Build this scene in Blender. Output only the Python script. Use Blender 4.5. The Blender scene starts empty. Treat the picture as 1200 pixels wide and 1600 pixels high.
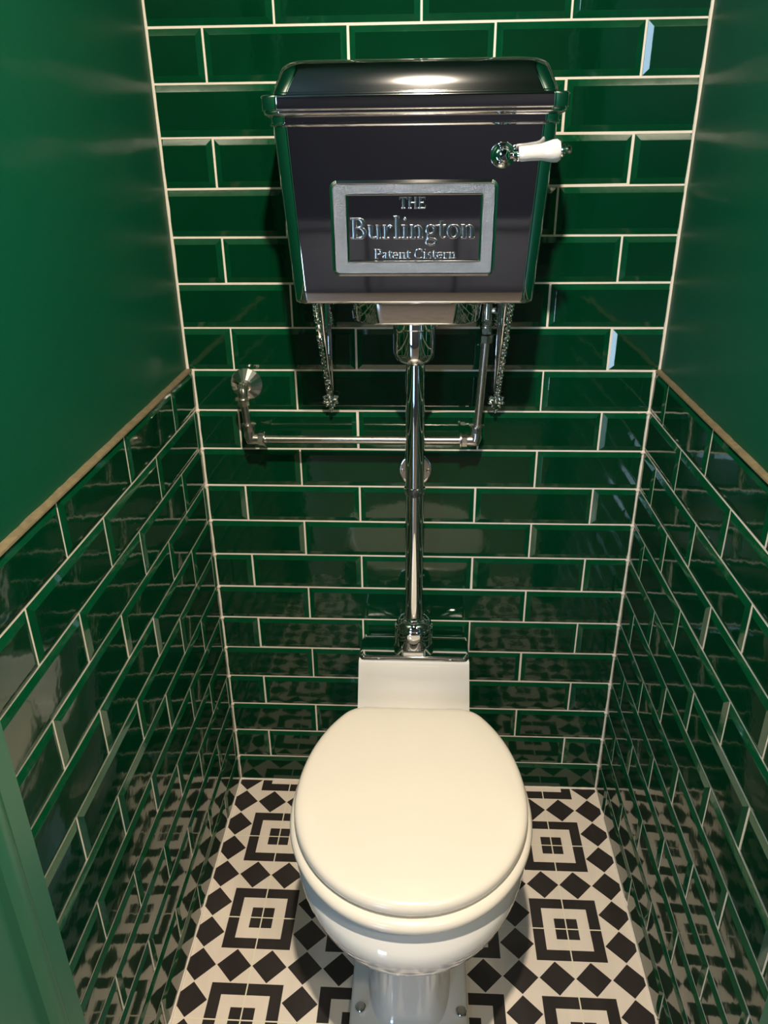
import bpy, bmesh, math, random
from mathutils import Vector, Matrix
random.seed(7)
PI = math.pi
scene = bpy.context.scene
col = scene.collection

# ------------------------------------------------------------------ camera
cam_d = bpy.data.cameras.new('camera')
cam = bpy.data.objects.new('camera', cam_d); col.objects.link(cam)
r = Vector((0.9987, 0.0492, -0.0105)); u = Vector((-0.0116, 0.4293, 0.9031)); f = Vector((-0.0489, 0.9018, -0.4293))
r.normalize(); f = (f - f.dot(r)*r).normalized(); u = r.cross(f)
M = Matrix(((r.x, u.x, -f.x, 0.0060), (r.y, u.y, -f.y, -1.3963), (r.z, u.z, -f.z, 1.3825), (0, 0, 0, 1)))
cam.matrix_world = M
cam_d.sensor_fit = 'VERTICAL'; cam_d.sensor_height = 36.0
cam_d.lens = 1211.0/1600.0*36.0
cam_d.clip_start = 0.02
scene.camera = cam

# ------------------------------------------------------------------ view, world, lights
vs = scene.view_settings
vs.view_transform = 'Standard'; vs.look = 'None'; vs.gamma = 1.0; vs.use_curve_mapping = False
vs.exposure = 0.17
w = bpy.data.worlds.new('world'); scene.world = w; w.use_nodes = True
w.node_tree.nodes['Background'].inputs[0].default_value = (0.55, 0.7, 1.0, 1)
w.node_tree.nodes['Background'].inputs[1].default_value = 0.25

LAMP = Vector((0.0, -1.09, 2.262))
def area(name, loc, target, size, power, color, shape='DISK', sy=None, spread=PI):
    d = bpy.data.lights.new(name, 'AREA'); d.shape = shape; d.size = size
    if sy: d.size_y = sy
    d.energy = power; d.color = color; d.spread = spread
    o = bpy.data.objects.new(name, d); col.objects.link(o); o.location = loc
    o.rotation_euler = (Vector(target)-Vector(loc)).to_track_quat('-Z', 'Y').to_euler()
    return o
area('downlight_lamp', LAMP, (0, -1.05, 0), 0.055, 36, (1.0, 0.85, 0.66))
area('hall_ceiling_lamp', (0.75, -1.9, 2.26), (0.6, -1.8, 0), 0.16, 10, (1.0, 0.84, 0.64))

# ------------------------------------------------------------------ materials
def mat(name, color, rough=0.5, metal=0.0, coat=0.0, spec=0.5, noise=None, bump=None, emis=None):
    """noise=(scale, amount) varies the colour; bump=(scale, strength, distance)"""
    m = bpy.data.materials.new(name); m.use_nodes = True
    nt = m.node_tree; b = nt.nodes['Principled BSDF']
    b.inputs['Base Color'].default_value = (*color, 1)
    b.inputs['Roughness'].default_value = rough
    b.inputs['Metallic'].default_value = metal
    b.inputs['Coat Weight'].default_value = coat
    b.inputs['Coat Roughness'].default_value = 0.03
    b.inputs['Specular IOR Level'].default_value = spec
    tc = nt.nodes.new('ShaderNodeTexCoord')
    if noise:
        n = nt.nodes.new('ShaderNodeTexNoise'); n.inputs['Scale'].default_value = noise[0]; n.inputs['Detail'].default_value = 4
        nt.links.new(tc.outputs['Object'], n.inputs['Vector'])
        mx = nt.nodes.new('ShaderNodeMix'); mx.data_type = 'RGBA'
        lo = tuple(c*(1-noise[1]) for c in color); hi = tuple(min(1, c*(1+noise[1])) for c in color)
        mx.inputs[6].default_value = (*lo, 1); mx.inputs[7].default_value = (*hi, 1)
        nt.links.new(n.outputs['Fac'], mx.inputs[0]); nt.links.new(mx.outputs[2], b.inputs['Base Color'])
    if bump:
        n = nt.nodes.new('ShaderNodeTexNoise'); n.inputs['Scale'].default_value = bump[0]; n.inputs['Detail'].default_value = 2
        nt.links.new(tc.outputs['Object'], n.inputs['Vector'])
        bp = nt.nodes.new('ShaderNodeBump'); bp.inputs['Strength'].default_value = bump[1]; bp.inputs['Distance'].default_value = bump[2]
        nt.links.new(n.outputs['Fac'], bp.inputs['Height']); nt.links.new(bp.outputs[0], b.inputs['Normal'])
        if coat: nt.links.new(bp.outputs[0], b.inputs['Coat Normal'])
    if emis:
        b.inputs['Emission Color'].default_value = (*emis[0], 1); b.inputs['Emission Strength'].default_value = emis[1]
    return m
M_TILE = mat('green_glaze', (0.0006, 0.033, 0.0125), 0.06, 0, 0.0, 0.62, noise=(9, 0.25), bump=(38, 0.35, 0.0006))
M_BEV = mat('green_glaze_bevel', (0.0015, 0.058, 0.022), 0.07, 0, 0.0, 0.62, noise=(40, 0.3), bump=(60, 0.4, 0.0004))  # lighter green for thin glaze, with the bevel's brighter tilt painted in too
M_GROUT = mat('white_grout', (0.80, 0.74, 0.66), 0.85, noise=(60, 0.08), bump=(300, 0.3, 0.0005))
M_PAINT = mat('dark_green_paint', (0.0005, 0.082, 0.040), 0.40, spec=0.22, noise=(3, 0.06), bump=(160, 0.12, 0.0004))
M_FRAME = mat('sage_green_gloss_paint', (0.03, 0.17, 0.10), 0.35, spec=0.4, bump=(120, 0.1, 0.0004))
M_TRIM = mat('gilt_tile_edge', (0.165, 0.135, 0.078), 0.5, 0.15, noise=(90, 0.5), bump=(220, 0.5, 0.001))
M_CHROME = mat('chrome', (0.80, 0.81, 0.83), 0.035, 1.0, bump=(14, 0.05, 0.0006))
M_CHROME_D = mat('cistern_chrome', (0.72, 0.73, 0.76), 0.05, 1.0, bump=(9, 0.10, 0.001))  # tank and well chrome, slightly darker than the fittings
M_FLANGE = mat('flange_chrome', (0.85, 0.83, 0.80), 0.17, 1.0)
M_LID = mat('dusty_chrome', (0.62, 0.63, 0.65), 0.05, 1.0, bump=(9, 0.04, 0.001))
M_NICKEL = mat('brushed_nickel', (0.74, 0.70, 0.65), 0.24, 1.0)
M_SATIN = mat('satin_blasted_chrome', (0.36, 0.42, 0.54), 0.27, 1.0, bump=(1300, 0.9, 0.0016))  # blue base colour stands in for the cool room reflected in the satin
M_CERAMIC = mat('white_ceramic', (0.82, 0.81, 0.79), 0.04, 0, 0.7, 0.65)
M_SEAT = mat('cream_white_seat', (0.84, 0.79, 0.70), 0.22, 0, 0.25, 0.5)
M_PORC = mat('lever_porcelain', (0.86, 0.84, 0.84), 0.08, 0, 0.4)
M_RUBBER = mat('dark_screw_metal', (0.03, 0.03, 0.035), 0.3)
M_HALL = mat('hall_dark_wall_paint', (0.012, 0.017, 0.040), 0.6, noise=(2, 0.1))
M_HALLR = mat('hall_stone_wall_paint', (0.34, 0.29, 0.23), 0.6, noise=(2, 0.1))
M_CEIL = mat('ceiling_paint', (0.006, 0.060, 0.036), 0.5, noise=(3, 0.03))
M_WHITEWD = mat('blue_gloss_joinery', (0.03, 0.04, 0.08), 0.35, noise=(4, 0.03))
M_LAMPGLASS = mat('lamp_glass', (1, 1, 1), 0.3, emis=((1.0, 0.82, 0.6), 25))
M_DAY = mat('daylit_glass', (0.6, 0.7, 0.8), 0.2, emis=((0.52, 0.74, 1.0), 13.0))

def wood_floor():
    m = mat('hall_oak_boards', (0.30, 0.20, 0.12), 0.35)
    nt = m.node_tree; b = nt.nodes['Principled BSDF']
    tc = nt.nodes.new('ShaderNodeTexCoord'); mp = nt.nodes.new('ShaderNodeMapping'); mp.inputs['Scale'].default_value = (9, 1.2, 1)
    n = nt.nodes.new('ShaderNodeTexNoise'); n.inputs['Scale'].default_value = 5; n.inputs['Detail'].default_value = 6
    cr = nt.nodes.new('ShaderNodeValToRGB'); cr.color_ramp.elements[0].color = (0.12, 0.10, 0.085, 1); cr.color_ramp.elements[1].color = (0.30, 0.26, 0.22, 1)
    nt.links.new(tc.outputs['Object'], mp.inputs[0]); nt.links.new(mp.outputs[0], n.inputs['Vector'])
    nt.links.new(n.outputs['Fac'], cr.inputs[0]); nt.links.new(cr.outputs[0], b.inputs['Base Color'])
    return m
M_WOOD = wood_floor()

# patterned floor tile: concentric squares round each tile corner, diamonds between
FT = 0.1992; FX = -0.3012; FY = -0.1693
def floor_mat():
    m = mat('geometric_floor_tile', (0.5, 0.5, 0.5), 0.30, 0, 0.0, 0.45)
    nt = m.node_tree; b = nt.nodes['Principled BSDF']; L = nt.links.new
    def V(x): return x
    def mth(op, a, bb=None, c=None):
        n = nt.nodes.new('ShaderNodeMath'); n.operation = op
        for i, v in enumerate((a, bb, c)):
            if v is None: continue
            if isinstance(v, (int, float)): n.inputs[i].default_value = v
            else: L(v, n.inputs[i])
        return n.outputs[0]
    tc = nt.nodes.new('ShaderNodeTexCoord'); sp = nt.nodes.new('ShaderNodeSeparateXYZ'); L(tc.outputs['Object'], sp.inputs[0])
    def cen(s, o):
        v = mth('DIVIDE', mth('SUBTRACT', s, o), FT)
        return mth('ABSOLUTE', mth('SUBTRACT', mth('FRACT', mth('ADD', v, 50.5)), 0.5))
    ax = cen(sp.outputs[0], FX); ay = cen(sp.outputs[1], FY)
    mx = mth('MAXIMUM', ax, ay); mn = mth('MINIMUM', ax, ay)
    inner = mth('LESS_THAN', mx, 1/9.)
    ring = mth('MULTIPLY', mth('GREATER_THAN', mx, 2/9.), mth('LESS_THAN', mx, 0.330))
    def tri(a): return mth('ABSOLUTE', mth('SUBTRACT', mth('FRACT', mth('MULTIPLY', a, 3)), 0.5))
    dia = mth('MULTIPLY', mth('LESS_THAN', mth('ADD', tri(ax), tri(ay)), 0.485), mth('GREATER_THAN', mx, 1/3.))
    black = mth('MINIMUM', mth('ADD', mth('ADD', inner, ring), dia), 1.0)
    grout = mth('LESS_THAN', mn, 0.0062)
    n = nt.nodes.new('ShaderNodeTexNoise'); n.inputs['Scale'].default_value = 30; n.inputs['Detail'].default_value = 5
    mp = nt.nodes.new('ShaderNodeMapping'); mp.inputs['Scale'].default_value = (1.0, 0.25, 1); L(tc.outputs['Object'], mp.inputs[0]); L(mp.outputs[0], n.inputs['Vector'])
    def ramp(c0, c1):
        x = nt.nodes.new('ShaderNodeMix'); x.data_type = 'RGBA'; x.inputs[6].default_value = (*c0, 1); x.inputs[7].default_value = (*c1, 1); L(n.outputs['Fac'], x.inputs[0]); return x.outputs[2]
    white = ramp((0.72, 0.63, 0.54), (0.88, 0.80, 0.71)); blk = ramp((0.020, 0.016, 0.016), (0.045, 0.038, 0.037))
    def mix(fac, a, bb):
        x = nt.nodes.new('ShaderNodeMix'); x.data_type = 'RGBA'; L(fac, x.inputs[0])
        for i, v in ((6, a), (7, bb)):
            if isinstance(v, tuple): x.inputs[i].default_value = (*v, 1)
            else: L(v, x.inputs[i])
        return x.outputs[2]
    c = mix(grout, mix(black, white, blk), (0.82, 0.78, 0.62))
    L(c, b.inputs['Base Color'])
    bp = nt.nodes.new('ShaderNodeBump'); bp.inputs['Strength'].default_value = 0.5; bp.inputs['Distance'].default_value = 0.001
    L(mth('SUBTRACT', mth('MULTIPLY', n.outputs['Fac'], 0.15), grout), bp.inputs['Height']); L(bp.outputs[0], b.inputs['Normal'])
    return m
M_FLOOR = floor_mat()

# ------------------------------------------------------------------ mesh helpers
def obj(name, bm, mats, parent=None, smooth=True, angle=35, loc=None):
    me = bpy.data.meshes.new(name); bmesh.ops.recalc_face_normals(bm, faces=bm.faces[:]); bm.to_mesh(me); bm.free()
    for m in (mats if isinstance(mats, (list, tuple)) else [mats]): me.materials.append(m)
    if smooth:
        for p in me.polygons: p.use_smooth = True
        try: me.set_sharp_from_angle(angle=math.radians(angle))
        except Exception: pass
    o = bpy.data.objects.new(name, me); col.objects.link(o)
    if parent:
        o.parent = parent; o.matrix_parent_inverse = Matrix.Identity(4)
        if parent.type == 'EMPTY': o.location = -Vector(parent.location)      # part meshes are drawn in world coordinates
    return o
def struct(name, bm, mats, parent=None, **k):
    o = obj(name, bm, mats, parent, **k)
    if not parent: o['kind'] = 'structure'
    return o
def thing(name, label, cat, loc, group=None):
    o = bpy.data.objects.new(name, None); col.objects.link(o); o.location = loc; o.empty_display_size = 0.05
    o['label'] = label; o['category'] = cat
    if group: o['group'] = group
    return o
def box(bm, a, b, bev=0.0, seg=2):
    v = [bm.verts.new((x, y, z)) for x in (a[0], b[0]) for y in (a[1], b[1]) for z in (a[2], b[2])]
    F = [(0,1,3,2),(4,6,7,5),(0,4,5,1),(2,3,7,6),(0,2,6,4),(1,5,7,3)]
    fs = [bm.faces.new([v[i] for i in q]) for q in F]
    if bev:
        es = list({e for q in fs for e in q.edges})
        bmesh.ops.bevel(bm, geom=es, offset=bev, segments=seg, affect='EDGES', profile=0.5)
def loft(bm, rings, cap0=True, cap1=True):
    R = [[bm.verts.new(p) for p in ring] for ring in rings]
    n = len(R[0])
    for a, b in zip(R, R[1:]):
        for i in range(n): bm.faces.new((a[i], a[(i+1) % n], b[(i+1) % n], b[i]))
    if cap0: bm.faces.new(R[0][::-1])
    if cap1: bm.faces.new(R[-1])
def lathe(bm, prof, origin, axis, n=32):
    """prof: (distance along axis, radius)"""
    origin = Vector(origin); ax = Vector(axis).normalized()
    a = ax.orthogonal().normalized(); b = ax.cross(a)
    rings = [[origin + ax*t + (a*math.cos(2*PI*i/n) + b*math.sin(2*PI*i/n))*max(rr, 1e-5) for i in range(n)] for t, rr in prof]
    loft(bm, rings)
def tube(bm, pts, rads, n=12, caps=True, flat=None):
    """rads: number or list; flat=(axis vector, factor) squashes sections along a vector"""
    pts = [Vector(p) for p in pts]
    if isinstance(rads, (int, float)): rads = [rads]*len(pts)
    rings = []; prev = None
    for i, p in enumerate(pts):
        t = (pts[min(i+1, len(pts)-1)] - pts[max(i-1, 0)]).normalized()
        if prev is None: a = t.orthogonal().normalized()
        else:
            a = (prev - prev.dot(t)*t)
            a = a.normalized() if a.length > 1e-6 else t.orthogonal().normalized()
        prev = a; b = t.cross(a)
        ring = []
        for k in range(n):
            d = (a*math.cos(2*PI*k/n) + b*math.sin(2*PI*k/n))*rads[i]
            if flat: d = d + flat[0]*(d.dot(flat[0])*(flat[1]-1))
            ring.append(p+d)
        rings.append(ring)
    loft(bm, rings, caps, caps)
def ball(bm, c, r, sx=1, sy=1, sz=1, n=12):
    bmesh.ops.create_uvsphere(bm, u_segments=n, v_segments=max(6, n//2+2), radius=r, matrix=Matrix.Translation(Vector(c)) @ Matrix.Diagonal((sx, sy, sz, 1)))

# ------------------------------------------------------------------ tiled walls
TL, TH, ZT = 0.2280, 0.07781, 1.5498            # tile pitch, course pitch, height of the reference joint
XL, XR, PL, PR = -0.4236, 0.4236, -0.4340, 0.4325   # tiled faces, painted faces
ZLEDGE = ZT - 7*TH
def tile(bm, mp, u0, u1, v0, v1, cu0, cu1, cv0, cv1):
    """one bevelled tile in wall coordinates; cuts (cu..) mean that side was cut and has no bevel"""
    g = 0.0014; B = 0.0098
    def ins(d):
        return (u0+g+(min(d, .0007) if cu0 else d), u1-g-(min(d, .0007) if cu1 else d), v0+g+(min(d, .0007) if cv0 else d), v1-g-(min(d, .0007) if cv1 else d))
    if u1-u0 < 0.03 or v1-v0 < 0.026:
        B = min(B, 0.4*min(u1-u0, v1-v0))
    tx, ty, h0 = random.gauss(0, .0011), random.gauss(0, .0014), random.gauss(0, .00012)
    uc, vc = (u0+u1)/2, (v0+v1)/2
    levels = [(0.0, -0.0050), (0.0, -0.0036), (0.0006, -0.0032), (B-.0010, -0.0004), (B+.0002, -0.00004), (B+.0016, 0.0)]
    rings = []
    for d, h in levels:
        a, b, c, e = ins(d)
        rings.append([bm.verts.new(mp(x, y, h + h0 + (x-uc)*tx + (y-vc)*ty)) for x, y in ((a, c), (b, c), (b, e), (a, e))])
    for k, (p, q) in enumerate(zip(rings, rings[1:])):
        for i in range(4):
            fc = bm.faces.new((p[i], p[(i+1) % 4], q[(i+1) % 4], q[i])); fc.material_index = 2 if k < 4 else 1
    fc = bm.faces.new(rings[-1]); fc.material_index = 1
def tiled(bm, mp, ulo, uhi, vlo, vhi, rowjoint, k0, k1):
    """courses k (from ZT downwards) with joints at rowjoint(k) + n*TL"""
    for k in range(k0, k1):
        top = ZT - k*TH; bot = top - TH
        cb, ct = bot < vlo-1e-4, top > vhi+1e-4
        t, b = min(top, vhi), max(bot, vlo)
        if t-b < 0.012: continue
        j0 = rowjoint(k); n = math.floor((ulo-j0)/TL)
        x = j0 + n*TL
        while x < uhi-1e-6:
            a, c = max(x, ulo), min(x+TL, uhi)
            if c-a > 0.008: tile(bm, mp, a, c, b, t, x < ulo-1e-4, x+TL > uhi+1e-4, cb, ct)
            x += TL
def corner_bead(bm, p0, p1, r=0.0035, n=60):
    p0, p1 = Vector(p0), Vector(p1); pts = []; rr = []
    for i in range(n+1):
        pts.append(p0.lerp(p1, i/n)); rr.append(r*(0.8+0.45*random.random()))
    tube(bm, pts, rr, 6)

ZC = 2.30
U0 = -0.2316
# back wall
bm = bmesh.new()
box(bm, (-1.0, 0.0034, -0.1), (1.0, 0.10, ZC+.1))
mpb = lambda x, z, h: (x, -h, z)
rj = lambda k: U0 if k % 2 else U0 + TL/2
tiled(bm, mpb, PL+.001, PR-.001, ZLEDGE, ZC, rj, -10, 7)
tiled(bm, mpb, XL, XR, 0.0, ZLEDGE, rj, 7, 20)
corner_bead(bm, (PL+.001, 0.0, ZLEDGE), (PL+.001, 0.0, ZC), .0032)
corner_bead(bm, (PR-.001, 0.0, ZLEDGE), (PR-.001, 0.0, ZC), .0032)
corner_bead(bm, (XL+.0003, -0.0003, 0.0), (XL+.0003, -0.0003, ZLEDGE), .0030)
corner_bead(bm, (XR-.0003, -0.0003, 0.0), (XR-.0003, -0.0003, ZLEDGE), .0030)
corner_bead(bm, (XL, -.001, 0.0005), (XR, -.001, 0.0005), .0030)
for k in range(8, 20):          # white blobs of silicone at the course ends
    for x in (XL+.001, XR-.001): ball(bm, (x, -0.001, ZT-k*TH), 0.0045, 1, .7, 1, 8)
struct('wall_back', bm, [M_GROUT, M_TILE, M_BEV], angle=8)

YF = -0.845      # the doorway lining starts here
def sidewall(name, s, xt, xp, jA, jB):
    bm = bmesh.new()
    x_out = xt + s*0.13
    xg = xt + s*0.0034
    box(bm, (min(xg, x_out), YF, -0.1), (max(xg, x_out), 0.004, ZLEDGE-.001))
    mp = lambda uu, z, h: (xt - s*h, -uu, z)
    rows = lambda k: (jA if k % 2 else jB)
    tiled(bm, mp, 0.0, -YF, 0.0, ZLEDGE, rows, 7, 20)
    corner_bead(bm, (xt-s*.0004, 0, .0005), (xt-s*.0004, YF, .0005), .0026)
    # painted plaster above
    n0 = len(bm.faces)
    bm.faces.ensure_lookup_table()
    box(bm, (min(xp, x_out), YF, ZLEDGE-.001), (max(xp, x_out), 0.004, ZC+.1))
    bm.faces.ensure_lookup_table()
    for fc in bm.faces[n0:]: fc.material_index = 3
    return struct(name, bm, [M_GROUT, M_TILE, M_BEV, M_PAINT], angle=8)
sidewall('wall_left', -1, XL, PL, 0.1275-TL, 0.2396-TL)
sidewall('wall_right', 1, XR, PR, 0.0789-TL, 0.1894-TL)
# gilt strip / raw tile tops along the ledges
for i, (xt, xp) in enumerate(((XL, PL), (XR, PR))):
    bm = bmesh.new(); s = 1 if xt > xp else -1
    n = 50; rings = []
    for k in range(n+1):
        y = -.001 + (YF+.001)*k/n; j = random.uniform(-.0006, .0006)
        rings.append([(xp, y, ZLEDGE-.001), (xp, y, ZLEDGE+.0046+j), (xp+s*.004, y, ZLEDGE+.0040+j), (xt-s*.0012, y, ZLEDGE+.0022), (xt-s*.0002, y, ZLEDGE+.0002), (xt-s*.001, y, ZLEDGE-.001)])
    loft(bm, rings)
    struct('trim_%d' % (i+1), bm, M_TRIM)
# floor
bm = bmesh.new(); box(bm, (-0.56, YF-.12, -0.1), (0.56, 0.01, 0.0)); struct('floor', bm, M_FLOOR, smooth=False)

# ------------------------------------------------------------------ doorway lining and the hall behind the camera
bm = bmesh.new()
def jamb(bm, s):
    # plan profile (x measured from the opening centre, y) lofted up: plain face, quirk, round moulding, outer face
    P = [(.385, YF), (.385, -.872), (.3875, -.874), (.3875, -.877), (.378, -.882), (.3735, -.890), (.3735, -.902), (.378, -.910), (.386, -.913), (.386, -.985), (.56, -.985), (.56, YF)]
    P = [(s*x, y) for x, y in P]
    loft(bm, [[(x, y, z) for x, y in P] for z in (0.0, ZC)])
jamb(bm, -1); struct('trim_3', bm, M_FRAME, angle=30)
bm = bmesh.new(); jamb(bm, 1); struct('trim_4', bm, M_FRAME, angle=30)
HX0, HX1, HY = -1.7, 1.5, -2.80
bm = bmesh.new(); box(bm, (HX0, -.985, 0), (-.5601, -.90, ZC)); box(bm, (.5601, -.985, 0), (HX1, -.90, ZC)); struct('wall_front', bm, M_HALL, smooth=False)
bm = bmesh.new(); box(bm, (HX0, HY, -.1), (HX1, YF-.12, -0.0)); struct('floor_hall', bm, M_WOOD, smooth=False)
WX0, WX1, WZ0, WZ1 = -1.18, -0.72, 0.0, 2.16
bm = bmesh.new()
box(bm, (HX0, HY-.1, 0), (WX0, HY, ZC)); box(bm, (WX1, HY-.1, 0), (HX1, HY, ZC)); box(bm, (WX0, HY-.1, WZ1), (WX1, HY, ZC)); box(bm, (WX0, HY-.1, 0), (WX1, HY, WZ0))
struct('wall_hall_back', bm, M_HALL, smooth=False)
bm = bmesh.new(); box(bm, (HX0-.1, HY-.1, -.1), (HX0, -.90, ZC)); struct('wall_hall_left', bm, M_HALL, smooth=False)
bm = bmesh.new(); box(bm, (HX1, HY-.1, -.1), (HX1+.1, -.90, ZC)); struct('wall_hall_right', bm, M_HALLR, smooth=False)
bm = bmesh.new(); box(bm, (HX0-.1, HY-.1, ZC), (HX1+.1, .1, ZC+.1)); struct('ceiling', bm, M_CEIL, smooth=False)
bm = bmesh.new()  # dado panels added to lighten the lower reflection in the cistern
for i in range(5):
    x0 = WX1 + .04 + i*.42
    box(bm, (x0, HY, .0), (x0+.40, HY+.012, .74), .003); box(bm, (x0+.06, HY+.012, .12), (x0+.34, HY+.022, .66), .008)
box(bm, (WX1+.02, HY, .74), (HX1, HY+.035, .775), .006)
struct('trim_5', bm, mat('added_dado_paint', (0.09, 0.10, 0.14), 0.5, noise=(4, .1)), angle=30)
wroot = bpy.data.objects.new('window_1', None); col.objects.link(wroot); wroot.location = ((WX0+WX1)/2, HY-.05, WZ0); wroot['kind'] = 'structure'
bm = bmesh.new()
for a, b in (((WX0, WZ0), (WX0+.05, WZ1)), ((WX1-.05, WZ0), (WX1, WZ1)), ((WX0, WZ0), (WX1, WZ0+.06)), ((WX0, WZ1-.06), (WX1, WZ1)), ((WX0, .60), (WX1, 1.50))):  # wide middle panel added to block daylight where a person would stand
    box(bm, (a[0], HY-.08, a[1]), (b[0], HY-.02, b[1]), .004)
obj('window_frame_and_blocker', bm, M_WHITEWD, wroot)
bm = bmesh.new(); box(bm, (WX0+.04, HY-.06, WZ0+.05), (WX1-.04, HY-.052, WZ1-.05)); obj('pane', bm, M_DAY, wroot, smooth=False)
# recessed downlights
def downlight(c, lab):
    t = thing('ceiling_downlight', lab, 'ceiling light', (c[0], c[1], ZC))
    bm = bmesh.new()
    lathe(bm, [(0, .034), (0, .047), (.003, .047), (.006, .043), (.006, .036), (0.001, .034)], (c[0], c[1], ZC), (0, 0, -1)); obj('bezel', bm, M_NICKEL, t)
    bm = bmesh.new(); lathe(bm, [(0.0, .033), (.0015, .033)], (c[0], c[1], ZC-.0002), (0, 0, -1)); obj('lamp_lens', bm, M_LAMPGLASS, t)
downlight((0.0, -1.09), 'small recessed ceiling downlight above the toilet doorway')
downlight((0.75, -1.9), 'small recessed ceiling downlight out in the hall')

# ------------------------------------------------------------------ high level cistern
CX = -0.0115
def rrect(cx, hw, yf, yb, rf, z, rb=0.006, n=10):
    pts = []
    for (px, py, rr, a0) in ((cx+hw-rf, yf+rf, rf, -PI/2), (cx+hw-rb, yb-rb, rb, 0), (cx-hw+rb, yb-rb, rb, PI/2), (cx-hw+rf, yf+rf, rf, PI)):
        t0 = (-math.sin(a0), math.cos(a0)); t1 = (-math.sin(a0+PI/2), math.cos(a0+PI/2)); q = .0014
        pts.append((px+rr*math.cos(a0)-t0[0]*q, py+rr*math.sin(a0)-t0[1]*q, z))
        for i in range(n+1):
            a = a0 + (PI/2)*i/n
            pts.append((px+rr*math.cos(a), py+rr*math.sin(a), z))
        pts.append((px+rr*math.cos(a0+PI/2)+t1[0]*q, py+rr*math.sin(a0+PI/2)+t1[1]*q, z))
    return pts
cist = thing('cistern', 'chrome high-level toilet cistern with embossed plaque hung on the green tiled wall', 'cistern', (CX, -0.1, 1.118))
YB = -0.010
bm = bmesh.new()
prof = [(1.1600, .1740, -.180, .016), (1.1585+.0016, .1790, -.1855, .018), (1.1630, .1822, -.1888, .020), (1.1665, .1832, -.1900, .020)]
nb = 10
for i in range(1, nb+1):
    t = i/nb; prof.append((1.1665+t*(1.4045-1.1665), .1832+t*(.1990-.1832), -.190-t*.013, .020+.003*t))
prof += [(1.4055, .2010, -.2050, .023), (1.4070, .2030, -.2070, .023), (1.4088, .2030, -.2070, .023), (1.4100, .2012, -.2052, .023), (1.4165, .2016, -.2056, .023),
         (1.4180, .2050, -.2090, .024), (1.4200, .2085, -.2125, .024), (1.4225, .2095, -.2135, .024), (1.4240, .2090, -.2130, .024), (1.4246, .2098, -.2138, .024), (1.4256, .2112, -.2152, .024), (1.4270, .2114, -.2154, .024), (1.4400, .2120, -.2154, .025), (1.4425, .2116, -.2150, .024), (1.4440, .2100, -.2140, .023), (1.4440, .1990, -.2040, .020)]
loft(bm, [rrect(CX, hw, yf, YB, rf, z) for z, hw, yf, rf in prof])
obj('tank', bm, M_CHROME_D, cist, angle=50)
bm = bmesh.new()
prof = [(1.4405, .1985, -.2025, .022), (1.4458, .1980, -.2020, .022), (1.4470, .1972, -.2012, .023), (1.4476, .1970, -.2010, .023), (1.4540, .1947, -.1992, .024), (1.4610, .1921, -.1968, .025), (1.4680, .1895, -.1941, .026), (1.4740, .1872, -.1915, .027), (1.4752, .1867, -.1909, .027), (1.4790, .1848, -.1890, .028), (1.4825, .1815, -.1855, .029), (1.4855, .1765, -.1800, .030), (1.4875, .1690, -.1715, .030), (1.4882, .150, -.150, .030), (1.489, .08, -.120, .02)]
loft(bm, [rrect(CX, hw, yf, YB-.002 - (0.03 if z > 1.4885 else 0), rf, z) for z, hw, yf, rf in prof])
obj('lid', bm, M_LID, cist, angle=60)
bm = bmesh.new()
prof = [(1.1195, .090, -.130, .040), (1.1180, .097, -.140, .045), (1.1195, .1025, -.1475, .050), (1.1230, .1045, -.1500, .052), (1.1600, .1085, -.1540, .054), (1.1640, .1085, -.154, .054)]
loft(bm, [rrect(CX+.004, hw, yf, YB, rf, z) for z, hw, yf, rf in prof])
obj('well', bm, M_CHROME_D, cist, angle=50)

# plaque: satin frame, chrome beads, letters
def yfront(z): return -.190 - (z-1.1665)/(1.4045-1.1665)*.013
PX0, PX1, PZ0, PZ1 = -.1298, .1068, 1.2045, 1.3335
QX0, QX1, QZ0, QZ1 = -.1070, .0860, 1.2245, 1.3160
def rr2(x0, x1, z0, z1, r, off, n=6):
    pts = []
    for (px, pz, a0) in ((x1-r, z0+r, -PI/2), (x1-r, z1-r, 0), (x0+r, z1-r, PI/2), (x0+r, z0+r, PI)):
        for i in range(n+1):
            a = a0 + (PI/2)*i/n; x, z = px+r*math.cos(a), pz+r*math.sin(a)
            pts.append((x, yfront(z)-off, z))
    return pts
plq = bpy.data.objects.new('plaque', None)
bm = bmesh.new()
def ringset(bm, lst, closed=False):
    R = [[bm.verts.new(p) for p in q] for q in lst]; n = len(R[0])
    prs = list(zip(R, R[1:])) + ([(R[-1], R[0])] if closed else [])
    for a, b in prs:
        for i in range(n): bm.faces.new((a[i], a[(i+1) % n], b[(i+1) % n], b[i]))
e = .0018
ringset(bm, [rr2(PX0+e, PX1-e, PZ0+e, PZ1-e, .007, .0), rr2(PX0+e, PX1-e, PZ0+e, PZ1-e, .007, .0050), rr2(QX0-e, QX1+e, QZ0-e, QZ1+e, .0012, .0050), rr2(QX0-e, QX1+e, QZ0-e, QZ1+e, .0012, .0)], True)
frame = obj('plaque_frame', bm, M_SATIN, cist, angle=30)
frame['label'] = 'satin textured border of the plaque'
bm = bmesh.new()
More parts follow.
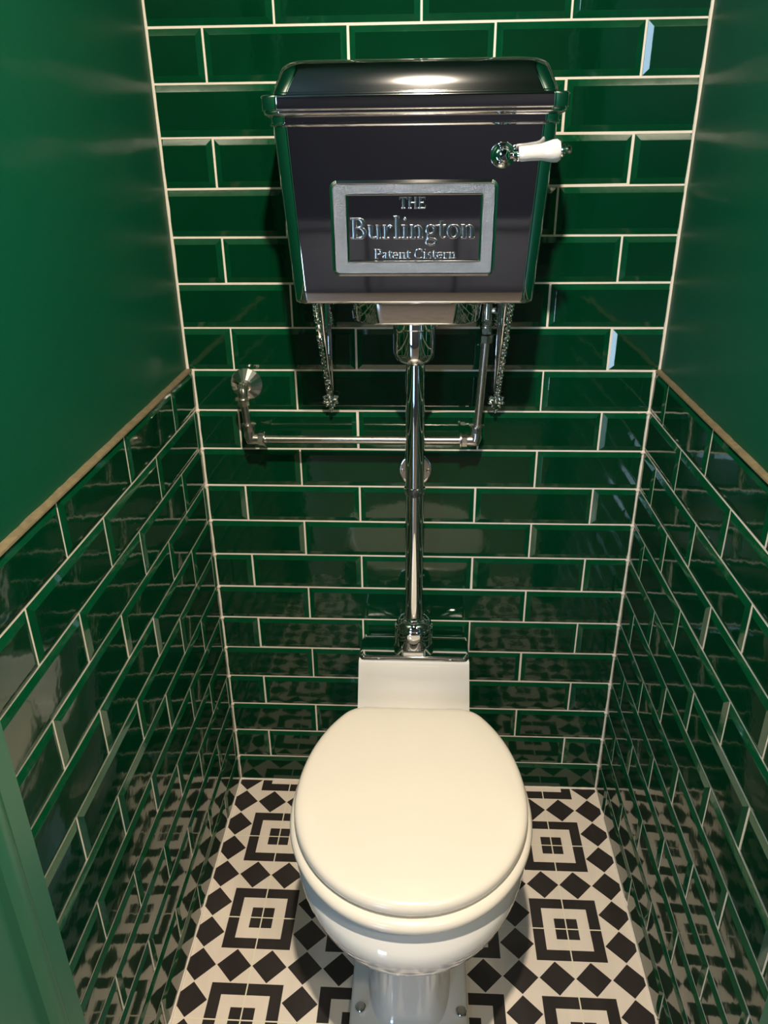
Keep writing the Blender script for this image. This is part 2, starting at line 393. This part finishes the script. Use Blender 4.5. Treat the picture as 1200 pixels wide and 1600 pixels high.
def bead(x0, x1, z0, z1, r, off, rad):
    c = rr2(x0, x1, z0, z1, r, off); m = []
    N = len(c); rings = []
    for i in range(N):
        p, a, b = Vector(c[i]), Vector(c[i-1]), Vector(c[(i+1) % N]); t = (b-a)
        t = t.normalized() if t.length > 1e-9 else Vector((1, 0, 0))
        nn = t.cross(Vector((0, 1, 0))).normalized(); yy = Vector((0, 1, 0))
        rings.append([p + nn*rad*math.cos(2*PI*k/8) + yy*rad*math.sin(2*PI*k/8) for k in range(8)])
    R = [[bm.verts.new(q) for q in g] for g in rings]
    for i in range(N):
        a, b = R[i], R[(i+1) % N]
        for k in range(8): bm.faces.new((a[k], a[(k+1) % 8], b[(k+1) % 8], b[k]))
bead(PX0+.0016, PX1-.0016, PZ0+.0016, PZ1-.0016, .0078, .0042, .0018)
bead(PX0-.0002, PX1+.0002, PZ0-.0002, PZ1+.0002, .0092, .0005, .0020)
bead(QX0-.0006, QX1+.0006, QZ0-.0006, QZ1+.0006, .0015, .0042, .0012)
obj('bead', bm, M_CHROME, frame)

# ---- serif letters drawn as raised ridges (x-height 1, capital height 1.5)
TK, TN = .33, .13
def arc(cx, cy, rx, ry, a0, a1, k=TK, n_=TN, n=16):
    return [(cx+rx*math.cos(math.radians(a0+(a1-a0)*i/n)), cy+ry*math.sin(math.radians(a0+(a1-a0)*i/n)), n_+(k-n_)*abs(math.cos(math.radians(a0+(a1-a0)*i/n)))) for i in range(n+1)]
def ln(x0, y0, x1, y1, w_): return [(x0, y0, w_), (x1, y1, w_)]
def sf(x, y, h=.24): return ln(x-h, y, x+h, y, TN*1.1)
GL = {
 'T': (1.25, [ln(.62, 0, .62, 1.45, TK), sf(.62, .05, .3), ln(.06, 1.45, 1.18, 1.45, TN*1.3), ln(.08, 1.5, .08, 1.12, TN), ln(1.16, 1.5, 1.16, 1.12, TN)]),
 'H': (1.5, [ln(.32, 0, .32, 1.5, TK), ln(1.18, 0, 1.18, 1.5, TK), ln(.32, .76, 1.18, .76, TN), sf(.32, .05), sf(.32, 1.45), sf(1.18, .05), sf(1.18, 1.45)]),
 'E': (1.25, [ln(.32, 0, .32, 1.5, TK), ln(.08, .05, 1.1, .05, TN*1.2), ln(.08, 1.45, 1.05, 1.45, TN*1.2), ln(.32, .76, .82, .76, TN), ln(1.1, .02, 1.13, .4, TN), ln(1.05, 1.48, 1.07, 1.14, TN), ln(.82, .58, .82, .94, TN)]),
 'B': (1.35, [ln(.34, 0, .34, 1.5, TK*1.1), ln(.06, .05, .7, .05, TN*1.2), ln(.06, 1.45, .7, 1.45, TN*1.2), ln(.34, .8, .7, .8, TN), arc(.66, 1.125, .36, .325, 90, -90), arc(.68, .425, .46, .375, 90, -90)]),
 'P': (1.2, [ln(.34, 0, .34, 1.5, TK), sf(.34, .05, .28), ln(.06, 1.45, .66, 1.45, TN*1.2), ln(.34, .68, .66, .68, TN), arc(.64, 1.065, .42, .385, 90, -90)]),
 'C': (1.35, [arc(.76, .75, .6, .72, 55, 315), ln(1.18, 1.48, 1.18, .98, TN)]),
 'u': (1.15, [ln(.26, .3, .26, .95, TK), [(.26, .35, TK), (.3, .12, .2), (.5, .05, .13), (.72, .14, .11), (.84, .3, .1)], ln(.86, 0, .86, .95, TK), ln(.04, .95, .26, .95, TN), ln(.66, .95, .86, .95, TN), ln(.86, .05, 1.08, .05, TN)]),
 'r': (.86, [ln(.28, 0, .28, .95, TK), sf(.3, .05, .26), ln(.06, .95, .28, .95, TN), [(.3, .62, .09), (.42, .86, .1), (.62, .96, .14), (.74, .84, .24)]]),
 'l': (.62, [ln(.3, 0, .3, 1.6, TK), sf(.3, .05, .25), ln(.06, 1.58, .3, 1.58, TN)]),
 'i': (.62, [ln(.3, 0, .3, .95, TK), sf(.3, .05, .25), ln(.06, .95, .3, .95, TN), [(.28, 1.36, .22), (.30, 1.44, .27), (.32, 1.36, .22)]]),
 'n': (1.18, [ln(.28, 0, .28, .95, TK), sf(.28, .05, .22), ln(.06, .95, .28, .95, TN), [(.3, .66, .1), (.46, .88, .11), (.66, .95, .14), (.82, .86, .2), (.88, .66, TK)], ln(.88, 0, .88, .7, TK), sf(.88, .05, .22)]),
 'g': (1.04, [arc(.48, .64, .3, .32, 0, 360, .22), [(.4, .32, .1), (.24, .22, .12), (.26, .06, .16), (.5, 0, .17), (.76, -.04, .18), (.92, -.18, .2)], arc(.54, -.24, .38, .24, 30, 390, .18), [(.72, .86, .08), (.88, .96, .1), (1.02, .92, .16)]]),
 't': (.68, [ln(.27, .25, .27, 1.25, TK), [(.27, .3, TK), (.34, .1, .18), (.48, .05, .12), (.64, .14, .09)], ln(.0, .95, .60, .95, TN)]),
 'o': (1.06, [arc(.53, .5, .39, .46, 0, 360)]),
 'e': (1.0, [arc(.5, .5, .37, .46, 5, 325), ln(.16, .54, .86, .54, TN)]),
 'a': (1.02, [[(.2, .76, .2), (.3, .92, .12), (.5, .95, .12), (.66, .84, .22), (.68, .64, TK)], ln(.68, .12, .68, .7, TK), [(.68, .56, .1), (.4, .46, .13), (.2, .26, .24), (.3, .08, .14), (.5, .1, .1), (.68, .26, .1)], [(.68, .14, .2), (.8, .04, .1), (.98, .1, .09)]]),
 's': (.84, [[(.66, .74, .09), (.6, .92, .1), (.4, .96, .12), (.2, .84, .18), (.22, .66, .2), (.42, .52, .22), (.62, .38, .22), (.66, .2, .2), (.5, .04, .12), (.26, .06, .1), (.14, .28, .09)]]),
 ' ': (.55, []),
}
def densify(st):
    if len(st) > 3: return st
    return st
def text(bm, s, xc, zb, width, cap):
    sc = cap/1.5; tot = sum(GL[c][0] for c in s); sx = width/tot
    x = xc - width/2
    for c in s:
        adv, strokes = GL[c]
        for st in strokes:
            P = [(x + px*sx, zb + pz*sc, ww*min(sc, sx)*.5 if False else ww*sc*.5) for px, pz, ww in st]
            # extend ends a hair; build a ridge strip
            rows = []
            n = len(P)
            closed = n > 10 and abs(P[0][0]-P[-1][0]) < 1e-6 and abs(P[0][1]-P[-1][1]) < 1e-6
            for i, (px, pz, hw) in enumerate(P):
                a = P[i-1] if i else (P[-2] if closed else P[0]); b = P[i+1] if i < n-1 else (P[1] if closed else P[-1])
                t = Vector((b[0]-a[0], 0, b[1]-a[1])); t = t.normalized() if t.length > 1e-9 else Vector((1, 0, 0))
                nn = Vector((-t.z, 0, t.x)); hgt = .0030*min(1.0, cap/.03+.35)
                base = Vector((px, yfront(pz), pz)); row = []
                for fx, fh in ((1.20, 0), (1.06, .55), (.86, .92), (.62, 1.0), (-.62, 1.0), (-.86, .92), (-1.06, .55), (-1.20, 0)):
                    row.append(bm.verts.new(base + nn*hw*fx + Vector((0, -1, 0))*hgt*.75*fh))
                rows.append(row)
            for r0, r1 in zip(rows, rows[1:]):
                for q in range(7): bm.faces.new((r0[q], r0[q+1], r1[q+1], r1[q]))
            if not closed:
                bm.faces.new(rows[0]); bm.faces.new(rows[-1][::-1])
        x += adv*sx
bm = bmesh.new()
text(bm, 'THE', -.0125, 1.2975, .0395, .0158)
text(bm, 'Burlington', -.0125, 1.2560, .184, .0290)
text(bm, 'Patent Cistern', -.0085, 1.2275, .122, .0140)
obj('raised_lettering', bm, mat('letter_chrome', (0.62, 0.64, 0.68), 0.2, 1.0), cist, angle=50)

# flush lever
lev = bpy.data.objects.new('flush_lever', None)
bm = bmesh.new()
LZ, LX = 1.3665, .1125; LY = yfront(LZ)
lathe(bm, [(-.004, .0168), (.003, .0172), (.0055, .0160), (.0070, .0135), (.0120, .0130), (.0140, .0110), (.0200, .0100), (.026, .0088), (.0290, .0062), (.0305, .0)], (LX, LY, LZ), (0, -1, 0), 40)
lever = obj('flush_lever', bm, M_CHROME, cist)
A = Vector((LX+.006, LY-.022, LZ)); D = Vector((1, -.06, .075)).normalized()
bm = bmesh.new()
lathe(bm, [(0, .0052), (.006, .0052), (.0065, .0085), (.0090, .0092), (.0105, .0072), (.012, .0095), (.0135, .0098), (.0145, .008), (.0160, .008)], A, D, 28)
obj('lever_ferrule', bm, M_CHROME, lever); bm = bmesh.new()
lathe(bm, [(.0675, .006), (.0685, .0102), (.0715, .0108), (.0730, .0082), (.0745, .0080), (.0760, .0045), (.0785, .0040), (.0795, .0052), (.0825, .0052), (.084, .003), (.0842, 0)], A, D, 28)
obj('lever_finial', bm, M_CHROME, lever)
bm = bmesh.new()
lathe(bm, [(.0140, .006), (.0145, .0090), (.0165, .0099), (.030, .0100), (.044, .0108), (.054, .0132), (.060, .0146), (.0655, .0146), (.0695, .0118), (.0705, .006)], A, D, 36)
h = obj('handle', bm, M_PORC, lever); h['label'] = 'white porcelain lever grip'

# ------------------------------------------------------------------ wall brackets under the cistern
def bracket(xw, xt, label):
    """edge-on scrolled casting: x goes from xw (at the wall) to xt (at the tip)"""
    root = thing('cistern_bracket', label, 'bracket', (xw, -.01, .94), 'scrolled brackets under the cistern')
    sg = -1 if xw < 0 else 1
    FR = [(-.148, 1.156), (-.146, 1.147), (-.137, 1.134), (-.124, 1.116), (-.114, 1.092), (-.098, 1.072), (-.079, 1.049), (-.062, 1.027), (-.048, 1.006), (-.032, .986), (-.019, .970), (-.0145, .958)]
    bm = bmesh.new()
    box(bm, (xw-.0055, -.008, .950), (xw+.0055, -.0012, 1.1590), .0015)
    obj('wall_bar', bm, M_CHROME, root)
    bm = bmesh.new()
    box(bm, (xw-.0050, -.150, 1.1545), (xw+.0050, -.008, 1.1592), .0012)
    obj('top_arm', bm, M_CHROME, root)
    bm = bmesh.new()                                  # smooth inner rib following the front curve
    tube(bm, [(xw-sg*.0015, y*.72-.004, z+.001) for y, z in FR], [.0042]*len(FR), 12)
    obj('inner_rib', bm, M_CHROME, root)
    bm = bmesh.new()                                  # carved outer edge
    P = []; Rr = []
    for i in range(len(FR)-1):
        for k in range(4):
            t = k/4; y = FR[i][0]*(1-t)+FR[i+1][0]*t; z = FR[i][1]*(1-t)+FR[i+1][1]*t
            P.append((xw+sg*.0012, y, z)); Rr.append(.0036+.0013*abs(math.sin((i*4+k)*.55)))
    tube(bm, P, Rr, 10)
    for i in range(1, len(P)-1, 3):
        x, y, z = P[i]
        ball(bm, (x+sg*.0028, y-.0030, z), .0040, .8, 1, 1.5, 10)
        ball(bm, (x-sg*.0028, y-.0036, z-.004), .0032, .8, 1, 1.5, 10)
    obj('carved_edge', bm, M_CHROME, root)
    bm = bmesh.new()                                  # scrolls between ribs, and a rosette on the inner side
    for (cy, cz, r0, s_, tn) in ((-.052, 1.075, .019, 1, 1.6), (-.085, 1.118, .020, -1, 1.6), (-.034, 1.030, .012, 1, 1.4)):
        sp_ = []; rad = []
        for i in range(36):
            a = s_*2*PI*tn*i/35 + 1.2; rr = r0*(1-i/35*.82)
            sp_.append((xw, cy+rr*math.cos(a), cz+rr*math.sin(a))); rad.append(.0026*(1-.4*i/35))
        tube(bm, sp_, rad, 8)
    for k in range(6):
        a = k*PI/3; ball(bm, (xw-sg*.0072, -.018+.0052*math.cos(a), 1.104+.0085*math.sin(a)), .0036, 1, 1, 1.2, 8)
    ball(bm, (xw-sg*.0085, -.018, 1.104), .0038, n=8)
    obj('leaf_scrolls', bm, M_CHROME, root)
    # fleuron at the foot
    bm = bmesh.new()
    zc = .955
    for a, rr, L in ((PI/2, .0065, .014), (0.35, .0056, .0120), (PI-.35, .0056, .0120), (-.35, .0054, .0125), (PI+.35, .0054, .0125), (-1.0, .0045, .0125), (PI+1.0, .0045, .0125), (-PI/2, .0045, .019)):
        p = Vector((xw, -.0135, zc)); d = Vector((math.cos(a), -.15, math.sin(a)))
        tube(bm, [p, p+d*L*.5, p+d*L, p+d*(L+.004)], [rr*.6, rr, rr*.75, rr*.25], 8)
        ball(bm, p+d*L+Vector((0, -.0015, 0)), rr*.66, n=8)
    ball(bm, (xw, -.0165, zc), .0062, 1, .8, 1, 10)
    tube(bm, [(xw, -.012, .946), (xw, -.012, .934), (xw, -.012, .929)], [.0045, .0035, .001], 8)
    obj('fleuron', bm, M_CHROME, root)
bracket(-.1655, 0, 'chrome scrolled bracket under the cistern, on the same side as the round wall flange')
bracket(.1395, 0, 'chrome scrolled bracket under the cistern, touching distance from the long upright supply pipe')

# ------------------------------------------------------------------ flush pipe
FXp, FYp = -.0078, -.0900
fp = thing('flush_pipe', 'tall straight chrome flush pipe running from cistern down to the pan', 'pipe', (FXp, FYp, .456))
bm = bmesh.new(); lathe(bm, [(0, .0168), (.58, .0170)], (FXp, FYp, .488), (0, 0, 1), 40); obj('pipe', bm, M_CHROME, fp)
bm = bmesh.new()
lathe(bm, [(0, .0172), (.001, .0190), (.004, .0250), (.009, .0310), (.0155, .0345), (.022, .0358), (.062, .0360), (.064, .0375), (.0775, .0375), (.080, .03)], (FXp-.002, FYp, 1.0425), (0, 0, 1), 48)
obj('cup_nut', bm, M_CHROME, fp)
bm = bmesh.new()
Z0 = .4585
def hexa(z, r): return [(FXp + r*math.cos(PI/3*i), FYp + r*math.sin(PI/3*i), z) for i in range(6)]
loft(bm, [hexa(Z0-.001, .0375), hexa(Z0, .0395), hexa(Z0+.0135, .0395), hexa(Z0+.0155, .0375)])
obj('hex_nut', bm, M_CHROME, fp, smooth=False)
bm = bmesh.new()
lathe(bm, [(.014, .034), (.0155, .0375), (.030, .0382), (.052, .0380), (.0545, .0370), (.0560, .0345), (.0570, .0352), (.0620, .0342), (.0680, .0300), (.0715, .0235), (.0725, .0205), (.0755, .0205), (.0765, .0192), (.0765, .0168)], (FXp, FYp, Z0), (0, 0, 1), 48)
obj('coupling', bm, M_CHROME, fp)
# pipe clip
CZ = .8070
bm = bmesh.new()
lathe(bm, [(0, .0168), (.0005, .0188), (.0035, .0197), (.0110, .0197), (.0140, .0188), (.0145, .0168)], (FXp, FYp, CZ-.007), (0, 0, 1), 40)
tube(bm, [(FXp, FYp+.016, CZ), (FXp, -.002, CZ)], .0052, 14)
lathe(bm, [(0, .0325), (.002, .0332), (.0035, .0325), (.0045, .0305), (.0047, .028), (.0048, .012)], (FXp, .0005, CZ+.004), (0, -1, 0), 40)
clip = obj('pipe_clip', bm, M_CHROME, fp)
bm = bmesh.new(); lathe(bm, [(-.004, .0072), (.002, .0076), (.0050, .0064), (.0068, .003), (.0070, 0)], (FXp, FYp-.0190, CZ-.0005), (0, -1, 0), 20); k_ = obj('clip_screw', bm, M_RUBBER, clip); k_['label'] = 'dark clip screw'
for s in (-1, 1):
    bm = bmesh.new(); lathe(bm, [(0, .0038), (.0015, .0036), (.0024, .0022), (.0026, 0)], (FXp+s*.0245, -.0036, CZ+.003), (0, -1, 0), 16); obj('wall_screw', bm, M_NICKEL, clip)

# ------------------------------------------------------------------ water supply pipe
HY_, HZ = -.036, .8835
VX = -.3185; RX = .1045
sp = thing('supply_pipe', 'thin chrome water supply pipe running from round wall flange across to cistern', 'pipe', (VX, HY_, .8835))
bm = bmesh.new(); tube(bm, [(VX+.004, HY_, HZ), (RX-.004, HY_, HZ)], .0073, 20); obj('horizontal_pipe', bm, M_NICKEL, sp)
bm = bmesh.new(); tube(bm, [(VX, HY_, HZ+.004), (VX-.0055, HY_-.001, .962)], .0073, 20); obj('upright_pipe', bm, M_NICKEL, sp)
TOPX, TOPY = .1125, -.056
bm = bmesh.new(); tube(bm, [(RX, HY_, HZ+.004), (TOPX, TOPY, 1.075)], .0073, 20); obj('upright_pipe', bm, M_NICKEL, sp)
def nut(bm, c, d, r=.0125, L=.012, ring=True):
    c = Vector(c); d = Vector(d).normalized()
    lathe(bm, [(0, r*.8), (.001, r), (L-.001, r), (L, r*.8)], c, d, 8)
    if ring: lathe(bm, [(L, r*.8), (L+.0005, r*1.22), (L+.003, r*1.22), (L+.0035, r*.75)], c, d, 24)
def elbow(x, s):
    bm = bmesh.new()
    tube(bm, [(x, HY_, HZ+.022), (x, HY_, HZ+.006), (x+s*.002, HY_, HZ-.001), (x+s*.008, HY_, HZ-.0), (x+s*.020, HY_, HZ)], [.0102, .0104, .0108, .0104, .0100], 18)
    e_ = obj('elbow', bm, M_NICKEL, sp)
    bm = bmesh.new(); nut(bm, (x, HY_, HZ+.016), (0, 0, 1), .0115, .011); nut(bm, (x+s*.016, HY_, HZ), (s, 0, 0), .0122, .011); obj('compression_nut', bm, M_NICKEL, e_)
elbow(VX, 1); elbow(RX, -1)
# upper left elbow into the faceted wall flange
bm = bmesh.new()
ex, ez = VX-.0060, .9800
tube(bm, [(ex, HY_-.001, .958), (ex, HY_-.001, .970), (ex-.0003, HY_+.001, .9765), (ex-.001, HY_+.006, .9800), (ex-.001, HY_+.014, ez+.001), (ex-.002, -.004, ez+.001)], [.0088, .0090, .0094, .0094, .0090, .0088], 18)
e_ = obj('elbow', bm, M_NICKEL, sp)
bm = bmesh.new(); nut(bm, (ex, HY_-.002, .9600), (0, 0, -1), .0110, .011, False); lathe(bm, [(0, .0105), (.0005, .0138), (.0032, .0138), (.004, .0105)], (ex, HY_-.002, .9640), (0, 0, -1), 24); obj('compression_nut', bm, M_NICKEL, e_)
bm = bmesh.new()
lathe(bm, [(0, .0296), (.0012, .0300), (.002, .0292), (.0165, .0118), (.0175, .0095)], (ex+.0005, .0005, ez), (0, -1, 0), 20)
obj('wall_flange', bm, M_FLANGE, sp, smooth=False)
bm = bmesh.new()
tube(bm, [(TOPX, TOPY, 1.072), (TOPX+.0003, TOPY-.001, 1.085)], .0125, 8)
nut(bm, (TOPX, TOPY, 1.086), (0, -.05, 1), .0108, .012)
tube(bm, [(TOPX, TOPY-.001, 1.098), (TOPX, TOPY-.003, 1.1575)], .0085, 16)
lathe(bm, [(0, .0062), (.007, .0062), (.008, .0050)], (TOPX+.001, TOPY-.006, 1.107), (0.1, -1, 0), 16)
tube(bm, [(TOPX, TOPY, 1.125), (TOPX+.011, TOPY, 1.125), (TOPX+.0145, TOPY, 1.125)], [.0058, .0058, .0075], 12)
obj('isolating_valve', bm, M_NICKEL, sp)

# ------------------------------------------------------------------ toilet
TX = -.0068
toi = thing('toilet', 'white ceramic toilet pan with closed cream seat lid on the patterned floor', 'toilet', (TX, -.40, 0))
NP = 64
def sup(yf, yb, ym, hw, nf=2.0, nb=2.0, z=0, cx=TX, N=NP):
    out = []
    for i in range(N):
        a = 2*PI*i/N; c, s = math.cos(a), math.sin(a)
        if s < 0: p, q, n = ym-yf, -1, nf
        else: p, q, n = yb-ym, 1, nb
        out.append((cx + hw*math.copysign(abs(c)**(2/n), c), ym + q*p*abs(s)**(2/n), z))
    return out
bm = bmesh.new()
# z, front, back, widest, half width, exponents
S = [(.3100, -.600, -.30, -.44, .120, 2.0, 2.0), (.3700, -.640, -.28, -.44, .150, 2.0, 2.0), (.3860, -.655, -.26, -.44, .158, 2.0, 2.1),
     (.3905, -.662, -.222, -.44, .164, 2.05, 2.2), (.3895, -.670, -.222, -.44, .173, 2.05, 2.2), (.3840, -.6745, -.222, -.44, .1785, 2.05, 2.2), (.3740, -.6800, -.20, -.44, .1830, 2.05, 2.2),
     (.3640, -.6890, -.20, -.44, .1880, 2.05, 2.2), (.3520, -.6935, -.20, -.44, .1905, 2.05, 2.2), (.3360, -.6920, -.20, -.44, .1890, 2.05, 2.2), (.3120, -.6840, -.20, -.44, .1820, 2.05, 2.2), (.2870, -.6690, -.20, -.44, .1720, 2.05, 2.3),
     (.2600, -.6480, -.20, -.43, .1560, 2.05, 2.4), (.2350, -.6190, -.20, -.42, .1290, 2.1, 2.6), (.2130, -.5830, -.20, -.41, .1050, 2.3, 3), (.1900, -.5640, -.20, -.41, .0840, 2.6, 3.2),
     (.1650, -.5570, -.20, -.41, .0735, 3.0, 3.5), (.1300, -.5560, -.20, -.41, .0680, 3.4, 4), (.0800, -.5620, -.20, -.41, .0665, 3.6, 4), (.0400, -.5720, -.20, -.41, .0690, 3.6, 4), (.0220, -.5800, -.18, -.41, .0720, 3.6, 4), (.0150, -.590, -.18, -.41, .0780, 3.6, 4)]
loft(bm, [sup(yf, yb, ym, hw, nf, nb_, z) for z, yf, yb, ym, hw, nf, nb_ in S])
# foot plinth
loft(bm, [rrect(TX, hw, yf, -.05, rf, z, .02) for z, hw, yf, rf in ((0, .1035, -.640, .045), (.010, .1030, -.640, .045), (.0165, .1010, -.638, .044), (.0190, .0970, -.634, .042))])
# rear body carrying the flush box
prof = [(-.010, .0), (-.010, .4280), (-.0620, .4500), (-.1220, .4500), (-.1258, .4483), (-.1283, .4430), (-.1338, .4200), (-.1395, .3950), (-.1450, .3710), (-.1500, .3500), (-.1600, .3400), (-.24, .3360), (-.30, .3340), (-.30, .30), (-.24, .0)]
def hwy(y): return .1093 + max(0, min(.006, (-.12-y)*.12))
rings = []
for k, (s, ins) in enumerate(((-1, .006), (-1, .0018), (-1, 0), (1, 0), (1, .0018), (1, .006))):
    d = (.006, .0018, 0, 0, .0018, .006)[k]   # sideways inset
    e = (0.0, .0018, .006, .006, .0018, 0.0)[k]
    ring = []
    cy, cz = -.12, .2
    for y, z in prof:
        yy = y + (0.0022 if d == .0 else -0.0) * 0
        sh = .0045 if k in (0, 5) else (.0014 if k in (1, 4) else 0)
        ring.append((TX + s*(hwy(y) - (0 if k in (2, 3) else (.0012 if k in (1, 4) else .0045))), y + (sh if y < -.1 else -sh), max(0, z - sh)))
    rings.append(ring)
loft(bm, rings)
obj('pan', bm, M_CERAMIC, toi, angle=55)
# seat and lid
def dshape(yf, hw, cut, b, z, ym=-.465, nf=2.04, rc=.022, N=28):
    """egg front, elliptical rear truncated by a straight edge with eased corners"""
    half = []
    for i in range(N+1):                       # front centre -> widest (right side)
        a = -PI/2 + (PI/2)*i/N; c, s = math.cos(a), math.sin(a)
        half.append((hw*abs(c)**(2/nf), ym-(ym-yf)*abs(s)**(2/nf)))
    xc = hw*math.sqrt(max(0, 1-((cut-ym)/b)**2)); amax = math.asin(min(1, (cut-rc*.8-ym)/b))
    for i in range(1, N+1):
        a = amax*i/N; half.append((hw*math.cos(a), ym+b*math.sin(a)))
    p0 = half[-1]; p1 = (xc, cut); p2 = (xc-rc, cut)
    for i in range(1, 9):
        t = i/8; half.append(((1-t)**2*p0[0]+2*t*(1-t)*p1[0]+t*t*p2[0], (1-t)**2*p0[1]+2*t*(1-t)*p1[1]+t*t*p2[1]))
    for i in range(1, 7): half.append((p2[0]*(1-i/6), cut))
    pts = [(TX+x, y, z) for x, y in half] + [(TX-x, y, z) for x, y in half[-2:0:-1]]
    return pts
def lidring(ins, z, dy=0):
    return dshape(-.6735+ins, .1865-ins, -.2520-ins, .262-ins, z)
def scaled(base, s, z):
    return [(TX+(x-TX)*s, -.455+(y+.455)*s, z) for x, y, _ in base]
bm = bmesh.new()
R_ = [lidring(.016, .4195), lidring(.007, .4190), lidring(.003, .4203), lidring(.0006, .4235), lidring(0, .4275), lidring(.0004, .4320), lidring(.0020, .4360), lidring(.0052, .4392), lidring(.0100, .4412), lidring(.0160, .4422)]
base = lidring(.0160, 0)
R_ += [scaled(base, .85, .4430), scaled(base, .7, .4436), scaled(base, .55, .4441), scaled(base, .4, .4445), scaled(base, .25, .4447), scaled(base, .1, .4448)]
loft(bm, R_); l_ = obj('lid', bm, M_SEAT, toi, angle=60); l_['label'] = 'closed cream toilet lid'
def seatring(ins, z): return dshape(-.6855+ins, .1945-ins, -.256-ins, .264-ins, z)
bm = bmesh.new()
loft(bm, [seatring(.022, .4165), seatring(.012, .4160), seatring(.0050, .4135), seatring(.0012, .4095), seatring(0, .4045), seatring(.0014, .4000), seatring(.0055, .3965), seatring(.012, .3950), seatring(.03, .3948)])
obj('seat_ring', bm, M_SEAT, toi, angle=60)
for x, y in ((-.10, -.60), (.10, -.60), (-.125, -.36), (.125, -.36)):
    bm = bmesh.new(); lathe(bm, [(0, .007), (.008, .007)], (TX+x, y, .3885), (0, 0, 1), 12); obj('buffer', bm, M_SEAT, toi)
for x in (-.078, .078):
    bm = bmesh.new(); tube(bm, [(TX+x-.014, -.2385, .4150), (TX+x+.014, -.2385, .4150)], .0075, 14); lathe(bm, [(0, .006), (.02, .006)], (TX+x, -.2385, .393), (0, 0, 1), 12); obj('hinge', bm, M_CHROME, toi)
# chrome cover plate on the flush box, with an apron falling back to the wall
bm = bmesh.new()
YR = -.0600
loft(bm, [rrect(TX, hw, yf, yb, .010, z, .010) for z, hw, yf, yb in ((.4495, .1085, -.1250, YR-.001), (.4500, .1095, -.1262, YR), (.4560, .1095, -.1262, YR), (.4577, .1090, -.1257, YR-.0005), (.4587, .1080, -.1247, YR-.0015), (.4590, .1066, -.1233, YR-.0029), (.4590, .1040, -.1207, YR-.0055))])
PP = [(-.064, .4500), (-.064, .4555), (-.0600, .4565), (-.0120, .4380), (-.0060, .4340), (-.0040, .4290), (-.0040, .4240), (-.012, .4240)]
rings = []
for s, d in ((-1, .0), (-1, .0012), (-1, .0045), (1, .0045), (1, .0012), (1, 0)):
    k = {.0: .0045, .0012: .0014, .0045: 0}[d]
    rings.append([(TX + s*(.1080 - d - max(0, (y+.06))*.10), y, z - (k if z > .43 else 0)) for y, z in PP])
loft(bm, rings)
obj('cover_plate', bm, M_CHROME, toi, angle=60)
for x in (-.0905, .0838):
    bm = bmesh.new(); lathe(bm, [(0, .0095), (.003, .0098), (.0055, .0092), (.0062, .0084), (.0058, .0068), (.0060, 0)], (x, -.5500, .0188), (0, 0, 1), 24); c_ = obj('floor_bolt_cap', bm, M_CHROME, toi)
